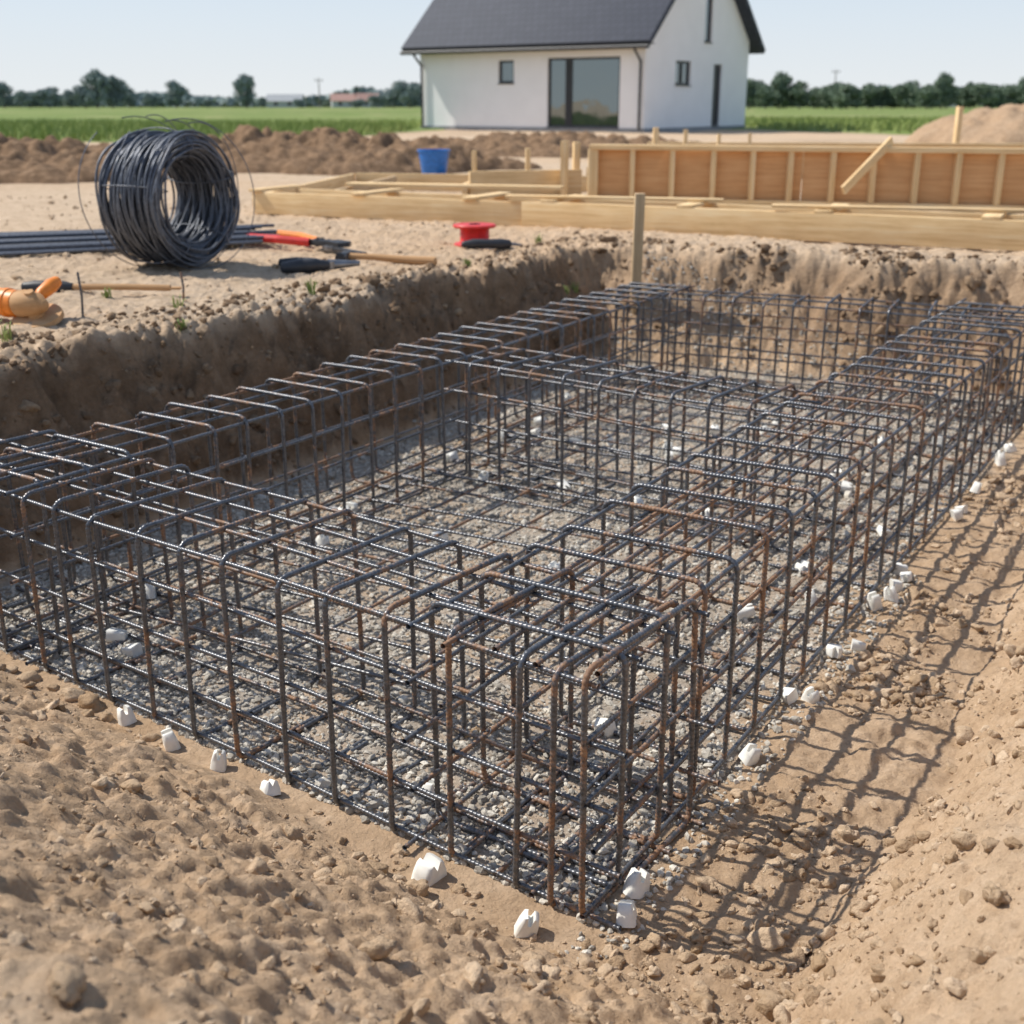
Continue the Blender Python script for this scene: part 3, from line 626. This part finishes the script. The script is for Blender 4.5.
def tuft(n,h,w):
    Vs=[];Fs=[]
    for i in range(n):
        th=random.uniform(0,6.28); hh=h*random.uniform(.5,1.2); l=hh*random.uniform(.3,1.0); bx=random.uniform(-.02,.02); by=random.uniform(-.02,.02)
        dx,dy=math.cos(th),math.sin(th); px,py=-dy*w,dx*w
        o=len(Vs)
        Vs+=[(bx-px,by-py,-.01),(bx+px,by+py,-.01),(bx+dx*l*.35+px,by+dy*l*.35+py,hh*.7),(bx+dx*l*.35-px,by+dy*l*.35-py,hh*.7),(bx+dx*l,by+dy*l,hh*.85)]
        Fs+=[(o,o+1,o+2,o+3),(o+3,o+2,o+4)]
    m=bpy.data.meshes.new('weed'); m.from_pydata(Vs,[],Fs); m.materials.append(M_GRASS); return m
TF=[tuft(26,.08,.0026),tuft(18,.06,.0035)]
for (x,y) in [(-2.32,5.35),(-2.2,5.2),(-1.55,5.6),(-2.15,6.4),(-1.7,6.1),(.45,8.7),(.38,8.5),(-3.1,6.2),(-1.1,6.6),(-.3,8.1),(.2,9.3)]:
    obj('weed',random.choice(TF),None,G0(x,y),(0,0,random.uniform(0,6)),label='small green weed tuft on the dry soil',category='weed',group='small weeds around the pit')

# ------------------------------------------------------------------ house
M_WALL=mat_plain('white_render',(.88,.88,.88),.9,0,1.2,.04,.05)
M_PLINTH=mat_plain('grey_plinth',(.30,.31,.32),.9,0,4,.2)
M_FRAME=mat_plain('anthracite_frame',(.035,.037,.042),.45)
mgl,nt,bs=newmat('window_glass'); bs.inputs['Base Color'].default_value=(.20,.235,.245,1); bs.inputs['Roughness'].default_value=.02; bs.inputs['Metallic'].default_value=.85
L(nt,bump(nt,noise(nt,objc(nt),.9,2,.5),.12,.05),bs.inputs['Normal']); M_GLASS=mgl
mr,nt,bs=newmat('roof_tiles'); oc=objc(nt)
br=nt.nodes.new('ShaderNodeTexBrick'); br.inputs['Scale'].default_value=1; br.inputs['Brick Width'].default_value=.30; br.inputs['Row Height'].default_value=.33
br.inputs['Mortar Size'].default_value=.010; br.inputs['Color1'].default_value=(.050,.058,.080,1); br.inputs['Color2'].default_value=(.058,.066,.090,1); br.inputs['Mortar'].default_value=(.026,.030,.040,1)
L(nt,oc,br.inputs['Vector']); L(nt,br.outputs['Color'],bs.inputs['Base Color']); bs.inputs['Roughness'].default_value=.7; bs.inputs['Specular IOR Level'].default_value=.25
wv=nt.nodes.new('ShaderNodeTexWave'); wv.wave_type='BANDS'; wv.bands_direction='Y'; wv.wave_profile='SAW'; wv.inputs['Scale'].default_value=.95; L(nt,oc,wv.inputs['Vector'])
L(nt,bump(nt,wv.outputs['Fac'],.4,.03),bs.inputs['Normal']); M_ROOF=mr

HL,HW,HH=10.0,8.4,3.3; PITCH=math.radians(42); OV=.55
def wall(length,ztop,holes,xbreaks=()):
    xsx=sorted(set([0,length,*xbreaks]+[h[0] for h in holes]+[h[1] for h in holes])); vs=[];fs=[]
    def q(a):
        o=len(vs); vs.extend(a); fs.append(tuple(range(o,o+len(a))))
    for x0,x1 in zip(xsx[:-1],xsx[1:]):
        hs=sorted([h for h in holes if h[0]<=x0+1e-6 and h[1]>=x1-1e-6],key=lambda h:h[2]); z=0
        for h in hs: 
            q([(x0,0,z),(x1,0,z),(x1,0,h[2]),(x0,0,h[2])]); z=h[3]
        q([(x0,0,z),(x1,0,z),(x1,0,ztop(x1)),(x0,0,ztop(x0))])
    dpt=.16
    for (x0,x1,z0,z1) in holes:
        q([(x0,0,z0),(x0,0,z1),(x0,dpt,z1),(x0,dpt,z0)]); q([(x1,0,z1),(x1,0,z0),(x1,dpt,z0),(x1,dpt,z1)])
        q([(x0,0,z0),(x0,dpt,z0),(x1,dpt,z0),(x1,0,z0)]); q([(x0,0,z1),(x1,0,z1),(x1,dpt,z1),(x0,dpt,z1)])
    return vs,fs
e=empty('house',(-3.58,50.0,0.0),(0,0,math.radians(-35)),label='white rendered single-storey house with dark gabled roof',category='house')
allv=[];allf=[]
def addw(vs,fs,M):
    o=len(allv); allv.extend([tuple(M@Vector(v)) for v in vs]); allf.extend([tuple(i+o for i in f) for f in fs])
front=[(3.75,4.45,1.70,2.50),(5.95,9.0,.16,2.55)]
gable=[(2.25,3.45,1.62,2.45),(5.35,6.05,.16,2.40),(4.45,5.05,3.15,5.6)]
flat=lambda x:HH
gz=lambda x:HH+math.tan(PITCH)*(HW/2-abs(x-HW/2))
I4=Matrix.Identity(4)
v,f=wall(HL,flat,front); addw(v,f,I4)
MG=Matrix.Translation((HL,0,0))@Matrix.Rotation(math.pi/2,4,'Z')
v,f=wall(HW,gz,gable,(HW/2,)); addw(v,f,MG)
v,f=wall(HL,flat,[]); addw(v,f,Matrix.Translation((HL,HW,0))@Matrix.Rotation(math.pi,4,'Z'))
v,f=wall(HW,gz,[],(HW/2,)); addw(v,f,Matrix.Translation((0,HW,0))@Matrix.Rotation(-math.pi/2,4,'Z'))
m=bpy.data.meshes.new('wall'); m.from_pydata(allv,[],allf); obj('wall',m,M_WALL,parent=e)
obj('plinth',MB().box((HL/2,-.017,-.02),(HL+.06,.03,.34)).box((HL+.017,HW/2,-.02),(.03,HW-.006,.34)).mesh('plinth'),M_PLINTH,parent=e)
def window(M,h,mull=(),name='window'):
    x0,x1,z0,z1=h; t=.08
    we=bpy.data.objects.new(name,None); link(we); we.parent=e
    mb=MB(); y=.10
    def bx(a0,a1,c0,c1,yy=y,th=.06): mb.box(((a0+a1)/2,yy,(c0+c1)/2),(a1-a0,th,c1-c0))
    bx(x0,x1,z0,z0+t); bx(x0,x1,z1-t,z1); bx(x0,x0+t,z0+t,z1-t); bx(x1-t,x1,z0+t,z1-t)
    for mx in mull: bx(mx-t*.7,mx+t*.7,z0+t,z1-t,y-.004,.07)
    m=mb.mesh('frame'); m.transform(M); obj('frame',m,M_FRAME,parent=we)
    g=MB().box(((x0+x1)/2,y+.012,(z0+z1)/2),(x1-x0-t,.012,z1-z0-t)).mesh('pane'); g.transform(M); obj('pane',g,M_FRAME if name=='door' else M_GLASS,parent=we)
    s=MB().box(((x0+x1)/2,.01,z0-.02),(x1-x0+.06,.12,.03)).mesh('sill'); s.transform(M); obj('sill',s,M_FRAME,parent=we)
window(I4,front[0]); window(I4,front[1],(6.75,6.9),'patio_door'); window(MG,gable[0],(2.85,)); window(MG,gable[1],(),'door'); window(MG,gable[2],())
rv=math.tan(PITCH); th=.20; yc=HW/2; zr=HH+rv*yc
rp=bpy.data.objects.new('roof',None); link(rp); rp.parent=e
Ls=(yc+OV)/math.cos(PITCH); m=MB().box((HL/2,Ls/2,.0),(HL+2*.45,Ls,th)).mesh('roof_slope',.01)
off=.13
obj('roof_slope',m,M_ROOF,(0,-OV,HH-rv*OV+off),(PITCH,0,0),rp)
obj('roof_slope',m,M_ROOF,(HL,HW+OV,HH-rv*OV+off),(PITCH,0,math.pi),rp)
obj('ridge_cap',MB().cyl((-.45,yc,zr+off+.07),(HL+.45,yc,zr+off+.07),.13,.13,12).mesh('ridge_cap'),M_ROOF,parent=rp)
zE=HH-rv*OV+.02
obj('gutter',MB().cyl((-.45,-OV-.07,zE),(HL+.45,-OV-.07,zE),.07,.07,12).mesh('gutter'),M_FRAME,parent=rp)
for xx in (.12,HL-.14):
    obj('downpipe',MB().cyl((xx,-OV-.06,zE-.02),(xx,-.09,zE-.45),.045,.045,10).cyl((xx,-.09,zE-.42),(xx,-.09,.1),.045,.045,10).mesh('downpipe'),M_FRAME,parent=e)
obj('soffit',MB().box((HL/2,-OV/2+.0,HH-rv*OV/2-.12),(HL+.7,OV,.03)).mesh('soffit'),M_FRAME,parent=rp)

# ------------------------------------------------------------------ distant things
M_LEAFB=mat_leaf('haze_tinted_foliage',(.18,.235,.235),(.28,.34,.32)); M_LEAFG=mat_leaf('green_foliage',(.115,.165,.12),(.21,.27,.185))  # distance haze is painted into the leaf colours: paler, bluer greens
M_BARK=mat_plain('bark',(.18,.16,.14),.9)
def crown(seed,h,w):
    R=np.random.default_rng(seed); lob=[]
    for i in range(15):
        z=h*(.20+.62*R.random()); s=(1-abs(z/h-.48)*1.3); ang=R.random()*6.28; d=w*.32*s*R.random()**.5
        lob.append((d*math.cos(ang),d*math.sin(ang),z,w*(.15+.11*R.random()),h*(.12+.08*R.random())))
    n=2600; li=R.integers(0,15,n); lo=np.array(lob)[li]
    v=R.normal(size=(n,3)); v/=np.linalg.norm(v,axis=1,keepdims=True); v*=(R.random(n)**.4)[:,None]
    C=lo[:,:3]+v*np.stack([lo[:,3],lo[:,3],lo[:,4]],1)
    s=.12+.16*R.random(n); a=R.normal(size=(n,3)); a/=np.linalg.norm(a,axis=1,keepdims=True); b=np.cross(a,R.normal(size=(n,3))); b/=np.linalg.norm(b,axis=1,keepdims=True)
    V=np.stack([C-a*s[:,None],C-b*s[:,None]*.8,C+a*s[:,None],C+b*s[:,None]*.8],1).reshape(-1,3)
    return np_mesh('crown',V,np.arange(4*n).reshape(-1,4),False)
def trunk(h,w,seed):
    rr=random.Random(seed); mb=MB().tube([(0,0,-.2),(0.03,0,h*.3),(-.03,.05,h*.7)],np.array([.16,.11,.05]),7,(1,0,0))
    for i in range(5):
        an=rr.random()*6.28; z=h*(.3+.08*i); mb.tube([(0,0,z),(w*.18*math.cos(an),w*.18*math.sin(an),z+h*.1),(w*.3*math.cos(an),w*.3*math.sin(an),z+h*.22)],np.array([.06,.04,.02]),5,(.1,.2,.97))
    return mb.mesh('trunk')
KT=[]
for s,(h,w) in enumerate([(5.4,6.2),(4.8,6.0),(6.0,5.4),(5.2,7.2)]): KT.append((trunk(h,w,s),crown(400+s,h,w),h))
for t,_,_ in KT: t.materials.append(M_BARK)
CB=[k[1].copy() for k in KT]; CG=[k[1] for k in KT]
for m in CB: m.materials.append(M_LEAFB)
for m in CG: m.materials.append(M_LEAFG)
def tree(x,y,kind,sc,blue,label):
    e=empty('tree',(x,y,0),(0,0,random.uniform(0,6.28)),label=label,category='tree',group='distant field trees'); e.scale=(sc*random.uniform(.9,1.15),sc,sc*random.uniform(.85,1.12))
    obj('trunk',KT[kind][0],None,parent=e); obj('crown',(CB if blue else CG)[kind],None,parent=e)
def px(u,Yd): return (u-512)/1200*(Yd*.9465+.32)
for u,s in [(5,1.0),(30,.8),(50,1.05),(72,.75),(86,1.0),(98,1.25),(113,1.15),(130,.8),(152,.65),(176,.95),(247,1.15),(262,.5),(300,.45),(378,.65),(394,.9),(409,1.05),(358,.45),(208,.4)]:
    Yd=random.uniform(235,265); tree(px(u,Yd),Yd,random.randrange(4),s*.98,True,'round green tree tinted with distance haze at the far edge of the field')
for i in range(26):
    u=752+i*11.6+random.uniform(-4,4)
    Yd=random.uniform(205,225); tree(px(u,Yd),Yd,random.randrange(4),random.uniform(.72,1.08),False,'dense green tree in the row bordering the field')
n=26000; x=RNG.uniform(-190,230,n); y=RNG.uniform(300,340,n)
hh=(2.8+1.8*fbm(x,x*0,.04,3,501)+1.0*fbm(x,x*0,.2,2,503)); z=RNG.random(n)**.7*np.maximum(hh,1)
C=np.stack([x,y,z],1); s=.5+.5*RNG.random(n); a=RNG.normal(size=(n,3)); a/=np.linalg.norm(a,axis=1,keepdims=True); b=np.cross(a,RNG.normal(size=(n,3))); b/=np.linalg.norm(b,axis=1,keepdims=True)
V=np.stack([C-a*s[:,None],C-b*s[:,None],C+a*s[:,None],C+b*s[:,None]],1).reshape(-1,3)
obj('far_wood',np_mesh('far_wood',V,np.arange(4*n).reshape(-1,4),False),M_LEAFB,kind='stuff',label='low wood along the horizon, distance haze put into its colour',category='wood')
M_TILE=mat_plain('red_roof_tile',(.40,.24,.20),.8); M_FAR=mat_plain('pale_far_render',(.50,.52,.53),.9,0,2,.1); M_GREY=mat_plain('grey_roof',(.32,.34,.36),.8)
for (u,w_,d_,h_,rot,mt,lb) in [(345,6,5,1.6,.2,M_TILE,'small farmhouse with faded red roof across the fields'),(286,8,5,1.5,-.1,M_GREY,'low pale barn with grey roof across the fields'),(368,5,4,1.7,.4,M_TILE,'small cottage with faded red roof across the fields')]:
    Yd=290; e=empty('farmhouse',(px(u,Yd),Yd,0),(0,0,rot),label=lb,category='farmhouse')
    obj('wall',MB().box((0,0,h_/2),(w_,d_,h_)).poly([(-w_/2,-d_/2,h_),(-w_/2,d_/2,h_),(-w_/2,0,h_+1.3)],[(0,1,2)]).poly([(w_/2,-d_/2,h_),(w_/2,d_/2,h_),(w_/2,0,h_+1.3)],[(0,1,2)]).mesh('wall'),M_FAR,parent=e)
    mb=MB()
    for sg in(1,-1):
        mb.poly([(-w_/2-.3,sg*(d_/2+.4),h_-.15),(w_/2+.3,sg*(d_/2+.4),h_-.15),(w_/2+.3,0,h_+1.42),(-w_/2-.3,0,h_+1.42)],[(0,1,2,3)])
    obj('roof',mb.mesh('roof'),mt,parent=e)
    obj('window',MB().box((-w_*.2,-d_/2-.03,h_*.55),(.8,.06,.7)).box((w_*.2,-d_/2-.03,h_*.55),(.8,.06,.7)).mesh('window'),M_FRAME,parent=e)
for u,h in [(833,7.0),(320,5.5)]:
    Yd=240; obj('utility_pole',MB().cyl((0,0,-.2),(0,0,h),.13,.08,8).box((0,0,h-.5),(1.6,.1,.12)).cyl((-.7,0,h-.45),(-.7,0,h-.2),.05).cyl((.7,0,h-.45),(.7,0,h-.2),.05).mesh('utility_pole'),M_BARK,(px(u,Yd),Yd,0),label='wooden utility pole standing in the far field',category='utility pole',group='utility poles')

# ------------------------------------------------------------------ light, sky, camera
El=math.radians(50); az=math.atan2(-.94,.34)
sd=Vector((math.sin(az)*math.cos(El),math.cos(az)*math.cos(El),math.sin(El)))
sl=bpy.data.lights.new('sun','SUN'); sl.energy=5.0; sl.angle=math.radians(.5); sl.color=(1,.94,.84)
so=bpy.data.objects.new('sun',sl); link(so); so.rotation_euler=sd.to_track_quat('Z','Y').to_euler(); so.location=(-20,10,30)
W=bpy.data.worlds.new('World'); scene.world=W; W.use_nodes=True; nt=W.node_tree
sk=nt.nodes.new('ShaderNodeTexSky'); sk.sky_type='NISHITA'; sk.sun_disc=False; sk.sun_elevation=El; sk.sun_rotation=az%(2*math.pi)
sk.air_density=1.0; sk.dust_density=1.0; sk.ozone_density=1.2
tc=nt.nodes.new('ShaderNodeTexCoord'); sx=nt.nodes.new('ShaderNodeSeparateXYZ'); L(nt,tc.outputs['Generated'],sx.inputs[0])
S=1/.15
haze=ramp(nt,sx.outputs[2],[(0,(.82,.85,.86)),(.06,(.72,.80,.88)),(.14,(.57,.70,.86)),(.5,(.32,.43,.60))])
vm=nt.nodes.new('ShaderNodeVectorMath'); vm.operation='SCALE'; vm.inputs['Scale'].default_value=S; L(nt,haze,vm.inputs[0])
fa=ramp(nt,sx.outputs[2],[(0,(1,1,1)),(.15,(.85,.85,.85)),(.6,(.3,.3,.3))])
sky=mix(nt,fa,sk.outputs[0],vm.outputs[0])
bg=nt.nodes['Background']; bg.inputs['Strength'].default_value=.15; L(nt,sky,bg.inputs['Color'])
cam=bpy.data.cameras.new('camera'); co=bpy.data.objects.new('camera',cam); link(co)
cam.sensor_width=36; cam.lens=36*1200/1024; cam.clip_end=4000; cam.clip_start=.05
co.location=(0,0,1.0); co.rotation_euler=(math.radians(90-18.82),0,0)
cam.dof.use_dof=True; cam.dof.focus_distance=3.0; cam.dof.aperture_fstop=3.8
scene.camera=co
scene.view_settings.view_transform='Standard'; scene.view_settings.look='None'; scene.view_settings.exposure=0
